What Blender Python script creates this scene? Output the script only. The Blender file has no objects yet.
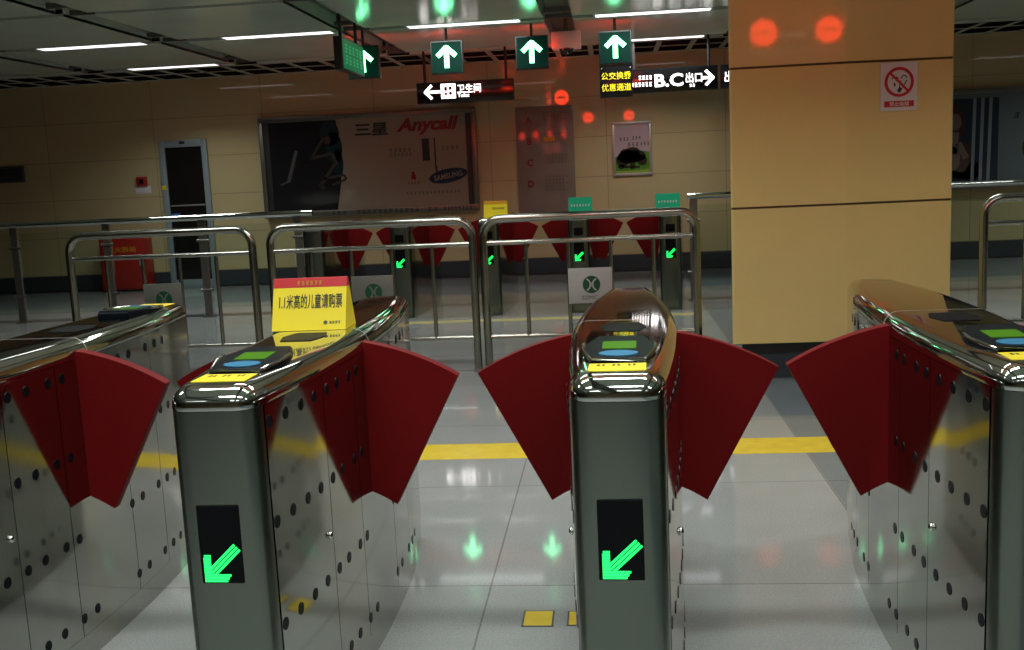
import bpy, bmesh, math, random
from mathutils import Vector, Matrix
random.seed(7)
SC = bpy.context.scene
COL = SC.collection
PI = math.pi

# ------------------------------------------------------------------ render look
SC.view_settings.view_transform = 'Standard'
SC.view_settings.look = 'None'
SC.view_settings.exposure = 0.0
SC.view_settings.gamma = 1.0
SC.view_settings.use_curve_mapping = False
try:
    SC.cycles.use_denoising = True
    SC.cycles.max_bounces = 10
    SC.cycles.glossy_bounces = 6
    SC.cycles.transparent_max_bounces = 12
    SC.cycles.sample_clamp_indirect = 6.0
    SC.cycles.caustics_reflective = True
except Exception:
    pass
W = bpy.data.worlds.new('World'); SC.world = W; W.use_nodes = True
W.node_tree.nodes['Background'].inputs[0].default_value = (0.02, 0.02, 0.02, 1)
W.node_tree.nodes['Background'].inputs[1].default_value = 0.0

# ------------------------------------------------------------------ materials
def mat(name, col, rough=0.5, metal=0.0, spec=0.5, emit=None, es=0.0, noise=0.0, nscale=30.0, coat=0.0, bump=0.0, rvar=0.0):
    m = bpy.data.materials.new(name); m.use_nodes = True
    nt = m.node_tree; b = nt.nodes['Principled BSDF']
    b.inputs['Base Color'].default_value = (*col, 1)
    b.inputs['Roughness'].default_value = rough
    b.inputs['Metallic'].default_value = metal
    b.inputs['Specular IOR Level'].default_value = spec
    b.inputs['Coat Weight'].default_value = coat
    b.inputs['Coat Roughness'].default_value = 0.06
    if emit:
        b.inputs['Emission Color'].default_value = (*emit, 1)
        b.inputs['Emission Strength'].default_value = es
    if noise > 0 or bump > 0 or rvar > 0:
        tc = nt.nodes.new('ShaderNodeTexCoord')
        n = nt.nodes.new('ShaderNodeTexNoise'); n.inputs['Scale'].default_value = nscale
        n.inputs['Detail'].default_value = 4
        nt.links.new(tc.outputs['Object'], n.inputs['Vector'])
        if noise > 0:
            r = nt.nodes.new('ShaderNodeMapRange')
            r.inputs['From Min'].default_value = .3; r.inputs['From Max'].default_value = .7
            r.inputs['To Min'].default_value = 1 - noise; r.inputs['To Max'].default_value = 1 + noise
            nt.links.new(n.outputs['Fac'], r.inputs['Value'])
            v = nt.nodes.new('ShaderNodeVectorMath'); v.operation = 'SCALE'
            v.inputs[0].default_value = col
            nt.links.new(r.outputs['Result'], v.inputs['Scale'])
            nt.links.new(v.outputs['Vector'], b.inputs['Base Color'])
        if rvar > 0:
            r2 = nt.nodes.new('ShaderNodeMapRange')
            r2.inputs['From Min'].default_value = .3; r2.inputs['From Max'].default_value = .7
            r2.inputs['To Min'].default_value = max(0, rough - rvar); r2.inputs['To Max'].default_value = rough + rvar
            nt.links.new(n.outputs['Fac'], r2.inputs['Value'])
            nt.links.new(r2.outputs['Result'], b.inputs['Roughness'])
        if bump > 0:
            bp = nt.nodes.new('ShaderNodeBump'); bp.inputs['Strength'].default_value = bump
            bp.inputs['Distance'].default_value = .002
            nt.links.new(n.outputs['Fac'], bp.inputs['Height'])
            nt.links.new(bp.outputs['Normal'], b.inputs['Normal'])
    return m

def tile_mat(name, col, mortar, bw, rh, off, msize, rough, axes, spec=0.5, speck=0.0, var=0.03, band=None):
    """large panels/tiles with thin joints; axes picks the two object axes that carry the grid"""
    m = bpy.data.materials.new(name); m.use_nodes = True
    nt = m.node_tree; b = nt.nodes['Principled BSDF']
    tc = nt.nodes.new('ShaderNodeTexCoord'); sep = nt.nodes.new('ShaderNodeSeparateXYZ')
    nt.links.new(tc.outputs['Object'], sep.inputs[0])
    cmb = nt.nodes.new('ShaderNodeCombineXYZ')
    for i, a in enumerate(axes):
        ad = nt.nodes.new('ShaderNodeMath'); ad.operation = 'ADD'; ad.inputs[1].default_value = off[i]
        nt.links.new(sep.outputs['XYZ'.index(a)], ad.inputs[0]); nt.links.new(ad.outputs[0], cmb.inputs[i])
    br = nt.nodes.new('ShaderNodeTexBrick'); br.offset = 0; br.squash = 1
    br.inputs['Scale'].default_value = 1; br.inputs['Brick Width'].default_value = bw
    br.inputs['Row Height'].default_value = rh; br.inputs['Mortar Size'].default_value = msize
    br.inputs['Mortar Smooth'].default_value = .1; br.inputs['Bias'].default_value = 0
    br.inputs['Color1'].default_value = (*[c * (1 - var) for c in col], 1)
    br.inputs['Color2'].default_value = (*[c * (1 + var) for c in col], 1)
    br.inputs['Mortar'].default_value = (*mortar, 1)
    nt.links.new(cmb.outputs[0], br.inputs['Vector'])
    out = br.outputs['Color']
    def mult(sock, fac_sock):
        v = nt.nodes.new('ShaderNodeVectorMath'); v.operation = 'SCALE'
        nt.links.new(sock, v.inputs[0]); nt.links.new(fac_sock, v.inputs['Scale']); return v.outputs['Vector']
    if speck > 0:
        for sc, amt in ((140, speck), (3.0, speck * .35)):
            n = nt.nodes.new('ShaderNodeTexNoise'); n.inputs['Scale'].default_value = sc; n.inputs['Detail'].default_value = 3
            nt.links.new(tc.outputs['Object'], n.inputs['Vector'])
            r = nt.nodes.new('ShaderNodeMapRange'); r.inputs['From Min'].default_value = .3; r.inputs['From Max'].default_value = .7
            r.inputs['To Min'].default_value = 1 - amt; r.inputs['To Max'].default_value = 1 + amt
            nt.links.new(n.outputs['Fac'], r.inputs['Value'])
            out = mult(out, r.outputs['Result'])
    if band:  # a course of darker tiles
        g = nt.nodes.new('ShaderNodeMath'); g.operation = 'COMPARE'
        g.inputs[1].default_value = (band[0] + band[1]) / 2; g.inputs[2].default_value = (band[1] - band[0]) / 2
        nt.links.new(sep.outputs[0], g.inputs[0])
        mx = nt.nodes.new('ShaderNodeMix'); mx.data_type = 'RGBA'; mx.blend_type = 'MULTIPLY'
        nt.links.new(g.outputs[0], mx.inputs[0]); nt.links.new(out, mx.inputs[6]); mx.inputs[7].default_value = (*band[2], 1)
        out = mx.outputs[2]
    nt.links.new(out, b.inputs['Base Color'])
    b.inputs['Roughness'].default_value = rough; b.inputs['Specular IOR Level'].default_value = spec
    return m

def steel_mat(name, col, rough, aniso_axis=None, amt=.05):
    m = mat(name, col, rough, 1.0)
    nt = m.node_tree; b = nt.nodes['Principled BSDF']
    tc = nt.nodes.new('ShaderNodeTexCoord'); mp = nt.nodes.new('ShaderNodeMapping')
    mp.inputs['Scale'].default_value = aniso_axis or (1, 1, 1)
    n = nt.nodes.new('ShaderNodeTexNoise'); n.inputs['Scale'].default_value = 6; n.inputs['Detail'].default_value = 5
    nt.links.new(tc.outputs['Object'], mp.inputs[0]); nt.links.new(mp.outputs[0], n.inputs['Vector'])
    r = nt.nodes.new('ShaderNodeMapRange'); r.inputs['From Min'].default_value = .3; r.inputs['From Max'].default_value = .7
    r.inputs['To Min'].default_value = max(.02, rough - amt); r.inputs['To Max'].default_value = rough + amt
    nt.links.new(n.outputs['Fac'], r.inputs['Value']); nt.links.new(r.outputs['Result'], b.inputs['Roughness'])
    return m

def glass_mat(name, tint=(.9, .96, .93)):
    m = bpy.data.materials.new(name); m.use_nodes = True; nt = m.node_tree; nt.nodes.clear()
    o = nt.nodes.new('ShaderNodeOutputMaterial'); t = nt.nodes.new('ShaderNodeBsdfTransparent'); t.inputs[0].default_value = (*tint, 1)
    g = nt.nodes.new('ShaderNodeBsdfGlossy'); g.inputs['Roughness'].default_value = .02
    f = nt.nodes.new('ShaderNodeFresnel'); f.inputs[0].default_value = 1.3
    mx = nt.nodes.new('ShaderNodeMixShader')
    nt.links.new(f.outputs[0], mx.inputs[0]); nt.links.new(t.outputs[0], mx.inputs[1]); nt.links.new(g.outputs[0], mx.inputs[2])
    nt.links.new(mx.outputs[0], o.inputs[0]); return m

M = {}
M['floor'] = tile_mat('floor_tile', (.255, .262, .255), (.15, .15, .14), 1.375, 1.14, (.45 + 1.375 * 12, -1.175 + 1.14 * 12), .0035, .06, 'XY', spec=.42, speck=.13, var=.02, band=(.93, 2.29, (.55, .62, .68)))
M['wall'] = tile_mat('wall_enamel', (.47, .395, .215), (.23, .19, .10), 1.58, .535, (1.58 * 12, -.24 + .535 * 4), .0035, .035, 'XZ', var=.03)
M['wall_side'] = mat('wall_side', (.33, .26, .16), .3)
M['ceil'] = mat('ceiling_panel', (.54, .60, .51), .16, 0.0, .5, noise=.04, nscale=2.0)
M['dark'] = mat('plenum_dark', (.012, .011, .010), .8)
M['channel'] = mat('channel_grey', (.10, .095, .08), .6)
M['base'] = mat('base_blue_grey', (.035, .042, .05), .25)
M['pillar'] = mat('pillar_tan', (.67, .52, .205), .30, 0.0, .4, noise=.03, nscale=3.0, coat=.9)
M['joint'] = mat('joint_brown', (.10, .06, .025), .7)
M['steel'] = steel_mat('steel_polished', (.46, .46, .42), .08, (1, 1, .15), .025)
M['front'] = steel_mat('steel_brushed', (.20, .225, .19), .24, (2, 2, .3), .02)
M['chrome'] = steel_mat('steel_cap', (.60, .60, .57), .05, (3, .3, 3), .012)
M['tube'] = steel_mat('steel_tube', (.36, .345, .30), .20, (1, 1, 1), .05)
M['gap'] = mat('dark_gap', (.004, .004, .005), .45, 0, .06)
M['screen'] = mat('screen_black', (.004, .004, .005), .4, 0, .12)
M['black'] = mat('black_gloss', (.006, .006, .007), .16)
M['blackm'] = mat('black_matte', (.015, .014, .014), .45)
M['hole'] = mat('sensor_black', (.003, .0045, .006), .3, 0, .1)
M['wing'] = mat('wing_red', (.125, .0018, .0025), .55, 0, .12, noise=.06, nscale=160.0, bump=.05)
M['yellow'] = mat('sign_yellow', (.72, .55, .008), .42)
M['yline'] = mat('line_yellow', (.60, .43, .03), .25, noise=.08, nscale=12.0)
M['yfade'] = mat('line_yellow_faded', (.42, .36, .16), .3, noise=.1, nscale=12.0)
M['red'] = mat('sign_red', (.46, .010, .014), .4)
M['ink'] = mat('ink_dark', (.02, .018, .012), .5)
M['inkgrey'] = mat('ink_grey', (.055, .05, .045), .5)
M['frame'] = mat('frame_dull_steel', (.16, .15, .13), .35, .7)
M['platedim'] = mat('plate_dim', (.15, .15, .13), .4, .3)
M['plateb'] = mat('plate_pale', (.36, .34, .33), .4)
M['post'] = mat('post_steel', (.22, .20, .17), .35, .8)
M['inkfaint'] = mat('ink_faint', (.115, .085, .075), .4)
M['white'] = mat('sign_white', (.62, .60, .60), .35)
M['pod'] = mat('reader_plastic', (.003, .004, .006), .35, 0, .08)
M['lcd'] = mat('lcd_green', (.04, .11, .003), .3, 0, .1, emit=(.14, .5, .004), es=.14)
M['blue'] = mat('card_pad_blue', (.03, .15, .27), .35, 0, .2)
M['led'] = mat('led_green', (.02, .2, .08), .4, emit=(.012, 1.0, .13), es=1.9)
M['ledbig'] = mat('led_green_bright', (.1, .4, .25), .4, emit=(.20, 1.0, .42), es=8.0)
M['ledface'] = mat('led_face', (.002, .012, .009), .6, 0, .05, emit=(.0, .35, .17), es=.03)
M['ledred'] = mat('led_red', (.3, .02, .01), .4, emit=(1.0, .040, .012), es=24.0)
M['exitgreen'] = mat('exit_panel_green', (.006, .10, .05), .3, emit=(.0, .45, .16), es=.22)
M['exitmark'] = mat('exit_mark', (.2, .5, .3), .3, emit=(.05, .7, .28), es=.25)
M['signlit'] = mat('sign_letter_lit', (.8, .8, .8), .4, emit=(1, .97, .95), es=3.0)
M['signyellow'] = mat('sign_letter_yellow', (.6, .5, .02), .4, emit=(1.0, .80, .02), es=.55)
M['tubelit'] = mat('fluorescent_diffuser', (.9, .9, .9), .4, emit=(1.0, .95, 1.0), es=1.8)
M['fix'] = mat('fixture_white', (.5, .5, .48), .4)
M['green'] = mat('sign_green', (.0, .30, .15), .4)
M['logo'] = mat('metro_green', (.003, .055, .022), .4)
M['plate'] = mat('plate_steel', (.42, .41, .38), .35, .6)
M['grey'] = mat('grey_board', (.21, .17, .14), .12)
M['framegrey'] = mat('door_frame_grey', (.22, .27, .29), .4)
M['doorglass'] = mat('door_dark_glass', (.012, .011, .010), .08)
M['cabred'] = mat('cabinet_red', (.32, .016, .012), .35)
M['bluedec'] = mat('sticker_blue', (.08, .18, .55), .4)
M['orange'] = mat('orange_ink', (.55, .24, .01), .4)
M['adback'] = mat('ad_taupe', (.25, .225, .165), .12)
M['addark'] = mat('ad_dark', (.014, .014, .016), .12)
M['adred'] = mat('ad_red', (.20, .012, .012), .2)
M['adblue'] = mat('ad_blue', (.012, .025, .065), .2)
M['adink'] = mat('ad_ink', (.02, .028, .03), .2)
M['adskin'] = mat('ad_skin', (.055, .05, .042), .12)
M['adhair'] = mat('ad_hair', (.010, .028, .032), .2)
M['camwhite'] = mat('camera_white', (.55, .52, .50), .4)
M['glass'] = glass_mat('clear_glass')
M['posterbg'] = mat('poster_pale', (.40, .34, .36), .25)
M['posterg'] = mat('poster_green', (.05, .22, .02), .3, noise=.3, nscale=9.0)
M['posterd'] = mat('poster_tree', (.012, .016, .010), .3)
M['postergl'] = mat('poster_lime', (.22, .35, .05), .3)
M['ad2'] = mat('ad_pale_teal', (.11, .14, .145), .15)
M['ad2b'] = mat('ad_teal_dark', (.02, .032, .05), .15)
M['ad2c'] = mat('ad_stripe', (.20, .23, .25), .15)
M['ad2d'] = mat('ad_brown', (.06, .03, .022), .15)
M['ad2e'] = mat('ad_face', (.17, .13, .115), .15)

# ------------------------------------------------------------------ mesh helpers
def finish(bm, name, smooth=False, ang=40):
    bmesh.ops.remove_doubles(bm, verts=bm.verts, dist=1e-5)
    bmesh.ops.recalc_face_normals(bm, faces=bm.faces)
    me = bpy.data.meshes.new(name); bm.to_mesh(me); bm.free()
    if smooth:
        me.shade_smooth()
        try: me.set_sharp_from_angle(angle=math.radians(ang))
        except Exception: pass
    return me
def link(name, me, m, parent=None, loc=(0, 0, 0), rot=(0, 0, 0)):
    if m is not None:
        if len(me.materials) == 0: me.materials.append(m)
    o = bpy.data.objects.new(name, me); COL.objects.link(o)
    o.location = loc; o.rotation_euler = rot
    if parent: o.parent = parent
    return o
def empty(name, loc=(0, 0, 0), rz=0.0):
    o = bpy.data.objects.new(name, None); COL.objects.link(o); o.location = loc; o.rotation_euler = (0, 0, rz)
    o.empty_display_size = .1; return o
def tag(o, label, cat, group=None, kind=None):
    o['label'] = label; o['category'] = cat
    if group: o['group'] = group
    if kind: o['kind'] = kind
    return o
def struct(o): o['kind'] = 'structure'; return o
def a_box(bm, x0, x1, y0, y1, z0, z1, bev=0.0, seg=2):
    r = bmesh.ops.create_cube(bm, size=1)
    vs = r['verts']
    for v in vs:
        v.co = ((x0 + x1) / 2 + v.co.x * (x1 - x0), (y0 + y1) / 2 + v.co.y * (y1 - y0), (z0 + z1) / 2 + v.co.z * (z1 - z0))
    if bev > 0:
        es = list({e for v in vs for e in v.link_edges})
        bmesh.ops.bevel(bm, geom=es, offset=bev, segments=seg, affect='EDGES', profile=.5)
def a_prism(bm, pts, d0, d1, axis='y'):
    """polygon pts (a,b) extruded between d0 and d1 along axis; (a,b) = xz for y, xy for z, yz for x"""
    def P(a, b, d): return {'y': (a, d, b), 'z': (a, b, d), 'x': (d, a, b)}[axis]
    A = [bm.verts.new(P(a, b, d0)) for a, b in pts]; B = [bm.verts.new(P(a, b, d1)) for a, b in pts]
    n = len(pts)
    bm.faces.new(A); bm.faces.new(B)
    for i in range(n): bm.faces.new((A[i], A[(i + 1) % n], B[(i + 1) % n], B[i]))
def a_cyl(bm, p0, p1, r, n=14, r2=None):
    p0 = Vector(p0); p1 = Vector(p1); d = p1 - p0
    q = Vector((0, 0, 1)).rotation_difference(d.normalized()).to_matrix().to_4x4()
    bmesh.ops.create_cone(bm, cap_ends=True, segments=n, radius1=r, radius2=r if r2 is None else r2, depth=d.length, matrix=Matrix.Translation((p0 + p1) / 2) @ q)
def a_tube(bm, path, r, n=12):
    """round tube swept along a polyline"""
    path = [Vector(p) for p in path]; rings = []
    up0 = None
    for i, p in enumerate(path):
        t = (path[min(i + 1, len(path) - 1)] - path[max(i - 1, 0)]).normalized()
        if up0 is None:
            up0 = Vector((0, 1, 0)) if abs(t.y) < .9 else Vector((1, 0, 0))
        u = (up0 - t * up0.dot(t)).normalized(); w = t.cross(u)
        rings.append([bm.verts.new(p + r * (math.cos(2 * PI * k / n) * u + math.sin(2 * PI * k / n) * w)) for k in range(n)])
    for a, b in zip(rings, rings[1:]):
        for k in range(n): bm.faces.new((a[k], a[(k + 1) % n], b[(k + 1) % n], b[k]))
    bm.faces.new(rings[0]); bm.faces.new(rings[-1])
def loft(bm, rings, cap0=True, cap1=True):
    R = [[bm.verts.new(p) for p in r] for r in rings]; n = len(R[0])
    for a, b in zip(R, R[1:]):
        for k in range(n): bm.faces.new((a[k], a[(k + 1) % n], b[(k + 1) % n], b[k]))
    if cap0: bm.faces.new(R[0])
    if cap1: bm.faces.new(R[-1])
def box_o(name, m, parent, x0, x1, y0, y1, z0, z1, bev=0.0, loc=(0, 0, 0), rot=(0, 0, 0)):
    bm = bmesh.new(); a_box(bm, x0, x1, y0, y1, z0, z1, bev)
    return link(name, finish(bm, name, bev > 0), m, parent, loc, rot)
def prism_o(name, m, parent, pts, d0, d1, axis='y', loc=(0, 0, 0), rot=(0, 0, 0)):
    bm = bmesh.new(); a_prism(bm, pts, d0, d1, axis)
    return link(name, finish(bm, name), m, parent, loc, rot)
def multi_prism(name, m, parent, polys, d0, d1, axis='y', loc=(0, 0, 0), rot=(0, 0, 0)):
    bm = bmesh.new()
    for p in polys: a_prism(bm, p, d0, d1, axis)
    bmesh.ops.recalc_face_normals(bm, faces=bm.faces)
    me = bpy.data.meshes.new(name); bm.to_mesh(me); bm.free()
    return link(name, me, m, parent, loc, rot)
def rect(x0, x1, z0, z1): return [(x0, z0), (x1, z0), (x1, z1), (x0, z1)]
def disc(cx, cz, rx, rz=None, n=28): rz = rz or rx; return [(cx + rx * math.cos(2 * PI * k / n), cz + rz * math.sin(2 * PI * k / n)) for k in range(n)]
def ring_polys(cx, cz, r0, r1, a0=0, a1=2 * PI, n=32):
    out = []
    for k in range(n):
        t0 = a0 + (a1 - a0) * k / n; t1 = a0 + (a1 - a0) * (k + 1) / n
        out.append([(cx + r0 * math.cos(t0), cz + r0 * math.sin(t0)), (cx + r1 * math.cos(t0), cz + r1 * math.sin(t0)),
                    (cx + r1 * math.cos(t1), cz + r1 * math.sin(t1)), (cx + r0 * math.cos(t1), cz + r0 * math.sin(t1))])
    return out
def bar(x0, z0, x1, z1, w):
    dx, dz = x1 - x0, z1 - z0; L = math.hypot(dx, dz); nx, nz = -dz / L * w / 2, dx / L * w / 2
    return [(x0 + nx, z0 + nz), (x0 - nx, z0 - nz), (x1 - nx, z1 - nz), (x1 + nx, z1 + nz)]
def text_o(name, body, size, m, parent, loc, rot=(PI / 2, 0, 0), width=None, height=None, bold=0.0, align='CENTER', shear=0.0, depth=.001):
    cu = bpy.data.curves.new(name, 'FONT'); cu.body = body; cu.size = size; cu.align_x = align; cu.align_y = 'CENTER'
    cu.offset = bold; cu.extrude = depth; cu.shear = shear; cu.resolution_u = 3
    t = bpy.data.objects.new(name + '_tmp', cu); COL.objects.link(t)
    dg = bpy.context.evaluated_depsgraph_get(); dg.update()
    me = bpy.data.meshes.new_from_object(t.evaluated_get(dg)); me.name = name
    bpy.data.objects.remove(t); bpy.data.curves.remove(cu)
    if len(me.vertices):
        xs = [v.co.x for v in me.vertices]; ys = [v.co.y for v in me.vertices]
        sx = width / (max(xs) - min(xs)) if width else 1; sy = height / (max(ys) - min(ys)) if height else (sx if width else 1)
        cx = (max(xs) + min(xs)) / 2 if align == 'CENTER' else min(xs); cy = (max(ys) + min(ys)) / 2
        for v in me.vertices: v.co.x = (v.co.x - cx) * sx; v.co.y = (v.co.y - cy) * sy
    me.materials.clear()
    return link(name, me, m, parent, loc, rot)
def glyph_polys(x0, zc, n, w, h, gap=.25, seed=1):
    """illegibly small writing: n character-sized clusters of strokes"""
    r = random.Random(seed); out = []; x = x0
    for _ in range(n):
        cw = w * (1 - gap); t = h * .17
        for lv in (-.42, 0, .42):
            a = r.uniform(0, .25); b = r.uniform(.75, 1)
            out.append([(x + cw * a, zc + lv * h - t / 2), (x + cw * b, zc + lv * h - t / 2), (x + cw * b, zc + lv * h + t / 2), (x + cw * a, zc + lv * h + t / 2)])
        vx = x + cw * r.uniform(.3, .6)
        out.append([(vx, zc - h * .5), (vx + cw * .2, zc - h * .5), (vx + cw * .2, zc + h * .5), (vx, zc + h * .5)])
        x += w
    return out
_cache = {}
def cached(key, fn):
    if key not in _cache: _cache[key] = fn()
    return _cache[key]

# ------------------------------------------------------------------ the room
XL, XR, YB, YF, HC = -13.0, 9.0, 11.9, -7.0, 2.90
struct(box_o('floor', M['floor'], None, XL, XR, YF, YB, -.1, 0))
struct(box_o('wall_back', M['wall'], None, XL, XR, YB, YB + .2, 0, HC + .01))
struct(box_o('wall_back_shade', M['dark'], None, XL, XR, YB, YB + .2, HC + .01, 3.3))  # back wall above the ceiling, coloured black to stand for shade in the grid
struct(box_o('wall_left', M['wall_side'], None, XL - .2, XL, YF, YB, 0, 3.3))
struct(box_o('wall_right', M['wall_side'], None, XR, XR + .2, YF, YB, 0, 3.3))
struct(box_o('wall_front', M['wall_side'], None, XL, XR, YF - .2, YF, 0, 3.3))
struct(box_o('baseboard_back', M['base'], None, XL, XR, YB - .012, YB, .03, .235))
struct(box_o('baseboard_back', M['blackm'], None, XL, XR, YB - .02, YB, 0, .03))
# ceiling: dark plenum slab, metal panel bays between open channels and cross grooves
struct(box_o('ceiling', M['dark'], None, XL, XR, YF, YB, 3.25, 3.35))
chan = [-12.4, -10.4, -8.4, -6.4, -4.42, -2.50, -.44, 1.55, 3.55, 5.55, 7.55]
CW = .28
grooves = [10.38, 8.24, 6.36, 4.3, 2.3, .3, -1.7, -3.7, -5.7]
STRIP = 10.62
def gw(g): return .13 if g == 6.36 else .22
bm = bmesh.new()
ys = sorted([YF] + [g - gw(g) / 2 for g in grooves] + [g + gw(g) / 2 for g in grooves] + [STRIP])
for a, b in zip(chan[:-1], chan[1:]):
    x0, x1 = a + CW / 2, b - CW / 2
    for y0, y1 in zip(ys[0::2], ys[1::2]):
        a_box(bm, x0, x1, y0, y1, HC, HC + .03, .004, 1)
        a_box(bm, x0, x0 + .008, y0, y1, HC, HC + .22)       # the turned-up edges of the panels along a channel
        a_box(bm, x1 - .008, x1, y0, y1, HC, HC + .22)
struct(link('ceiling', finish(bm, 'ceiling_panels'), M['ceil']))
bm = bmesh.new()
for c in chan:   # carriers inside the open channels
    a_box(bm, c - CW / 2 + .01, c + CW / 2 - .01, YF, STRIP, HC + .14, HC + .16)
    for y in [g + dd for g in grooves for dd in (-.19, .19)]:
        a_box(bm, c - CW / 2 - .01, c + CW / 2 + .01, y - .02, y + .02, HC + .03, HC + .07)
struct(link('trim_1', finish(bm, 'channel_carriers'), M['channel']))
bm = bmesh.new()
for g in grooves:
    for a, b in zip(chan[:-1], chan[1:]):
        a_box(bm, a + CW / 2, b - CW / 2, g - gw(g) / 2 + .01, g + gw(g) / 2 - .01, HC + .06, HC + .075)
struct(link('trim_2', finish(bm, 'groove_backs'), M['channel']))
bm = bmesh.new()   # the open bar grid along the far wall
a_box(bm, XL, XR, 11.79, YB, HC, HC + .006); a_box(bm, XL, XR, STRIP - .01, STRIP + .04, HC, HC + .006); a_box(bm, XL, XR, 11.18, 11.23, HC, HC + .006)
x = XL + .2
while x < XR:
    a_box(bm, x, x + .065, STRIP, YB - .02, HC, HC + .006); x += .42
struct(link('trim_3', finish(bm, 'perimeter_grid'), M['ceil']))

# ------------------------------------------------------------------ ceiling lights
def ceiling_light(xc, y, label, group=None):
    t = empty('ceiling_light', (xc, y, HC))
    tag(t, label, 'ceiling light', group)
    def fr():
        bm = bmesh.new()
        a_box(bm, -.575, .575, -.105, .105, .015, .055); a_box(bm, -.575, -.56, -.105, .105, -.004, .02); a_box(bm, .56, .575, -.105, .105, -.004, .02)
        a_box(bm, -.56, .56, -.105, -.094, -.004, .02); a_box(bm, -.56, .56, .094, .105, -.004, .02)
        return finish(bm, 'light_frame')
    def df():
        bm = bmesh.new(); a_box(bm, -.558, .558, -.093, .093, -.002, .014, .003, 1); return finish(bm, 'diffuser')
    link('frame', cached('lf', fr), M['fix'], t); link('diffuser', cached('ld', df), M['tubelit'], t)
    L = bpy.data.lights.get('louvre_lamp')
    if not L:   # the louvred tube: light goes down, cut off towards the horizontal
        L = bpy.data.lights.new('louvre_lamp', 'AREA'); L.shape = 'RECTANGLE'; L.size = 1.1; L.size_y = .18
        L.spread = math.radians(134); L.energy = 20.0; L.color = (.92, 1.0, .97)
    lo = bpy.data.objects.new('lamp', L); COL.objects.link(lo); lo.parent = t; lo.location = (0, 0, -.008)
bays = [(a + b) / 2 for a, b in zip(chan[:-1], chan[1:])]
seen = {(3, 8.24): 'lit fluorescent strip in the long row, end one far from the tan pillar',
        (4, 8.24): 'lit fluorescent strip in the long row, second from the far end of the hall',
        (5, 8.24): 'lit fluorescent strip running above the second green arrow sign and toilet sign',
        (6, 8.24): 'lit fluorescent strip running past the top of the tan pillar',
        (3, 10.38): 'lit fluorescent strip beside the open grid, over the dark glass door',
        (6, 10.38): 'lit fluorescent strip beside the open grid, above the B.C exit sign'}
for i, xc in enumerate(bays):
    for g in grooves:
        on = {10.38: i in (3, 6, 9), 8.24: i in (3, 4, 5, 6, 9), 6.36: i in (7, 8), 4.3: i in (4, 5, 8), 2.3: i in (5, 6, 7), .3: i in (4, 5, 6), -1.7: i in (5, 6, 7), -3.7: i in (4, 5, 6, 7)}.get(g, False)  # several out-of-view strips are added to brighten pillar, gate caps and right end
        if not on: continue
        xs = xc + ({3: .10, 4: .18, 5: .09, 6: -.07} if g > 8 else {5: .17, 6: -.26}).get(i, 0)
        if (i, g) == (6, 10.38): xs += .13
        if (i, g) == (3, 8.24): xs += .06
        if (i, g) in seen: ceiling_light(xs, g, seen[(i, g)])
        elif g < 7: ceiling_light(xs, g, 'unseen lit fluorescent ceiling strip over the near side of the hall', 'ceiling strips over the near hall')
        else: ceiling_light(xc, g, 'unseen lit fluorescent ceiling strip out past the tan pillar', 'ceiling strips beyond the pillar')  # end-bay strips out of view, added to brighten the wall past the pillar

# ------------------------------------------------------------------ pillar
P0 = [(.775, 4.50), (1.495, 4.50), (2.165, 4.56), (1.93, 5.75), (1.01, 5.75)]
def inset(pts, d):
    c = Vector((1.47, 5.2)); out = []
    for p in pts:
        v = c - Vector(p); out.append((p[0] + math.copysign(d, v.x) if abs(v.x) > .1 else p[0], p[1] + math.copysign(d, v.y)))
    return out
pil = empty('pillar', (0, 0, 0)); struct(pil)
prism_o('core', M['joint'], pil, inset(P0, .012), .24, HC + .3, 'z')
for z0, z1 in ((.245, 1.118), (1.132, 1.992), (2.006, HC + .3)):
    bm = bmesh.new(); a_prism(bm, P0, z0, z1, 'z')
    ed = [e for e in bm.edges if abs(e.verts[0].co.z - e.verts[1].co.z) > .1 and abs(e.verts[0].co.x - 1.495) > .01]
    bmesh.ops.bevel(bm, geom=ed, offset=.02, segments=3, affect='EDGES', profile=.5)
    link('cladding_panel', finish(bm, 'cladding_panel'), M['pillar'], pil)
prism_o('plinth', M['base'], pil, inset(P0, .07), 0, .245, 'z')

# no-smoking notice on the pillar
t = empty('no_smoking_sign', (1.818, 4.523, 1.69), math.atan2(.06, .67))
tag(t, 'white no smoking notice with red ring and red strip on the tan pillar', 'sign')
box_o('board', M['white'], t, -.114, .114, -.006, 0, 0, .295)
multi_prism('prohibition_ring', M['red'], t, ring_polys(0, .175, .073, .091) + [bar(-.056, .231, .056, .119, .015)], -.0085, -.006)
cig = [bar(-.005, .115, .012, .140, .022)]
for k in range(6):
    a0 = .3 + k * .45; cig.append(bar(.03 + .018 * math.cos(a0), .19 + .025 * math.sin(a0), .03 + .018 * math.cos(a0 + .45), .19 + .025 * math.sin(a0 + .45), .006))
    cig.append(bar(-.025 + .02 * math.cos(a0), .19 + .016 * math.sin(a0), -.025 + .02 * math.cos(a0 + .45), .19 + .016 * math.sin(a0 + .45), .006))
cig += [bar(.012, .185, .0, .14, .005), bar(-.03, .17, -.025, .15, .01), bar(.048, .185, .02, .14, .006)]
multi_prism('cigarette_symbol', M['ink'], t, cig, -.0078, -.006)
box_o('red_strip', M['red'], t, -.092, .092, -.008, -.006, .023, .060)
text_o('lettering', '禁止吸烟', .04, M['white'], t, (0, -.0088, .0415), width=.12, height=.026, bold=.0004, depth=.0004)

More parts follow.
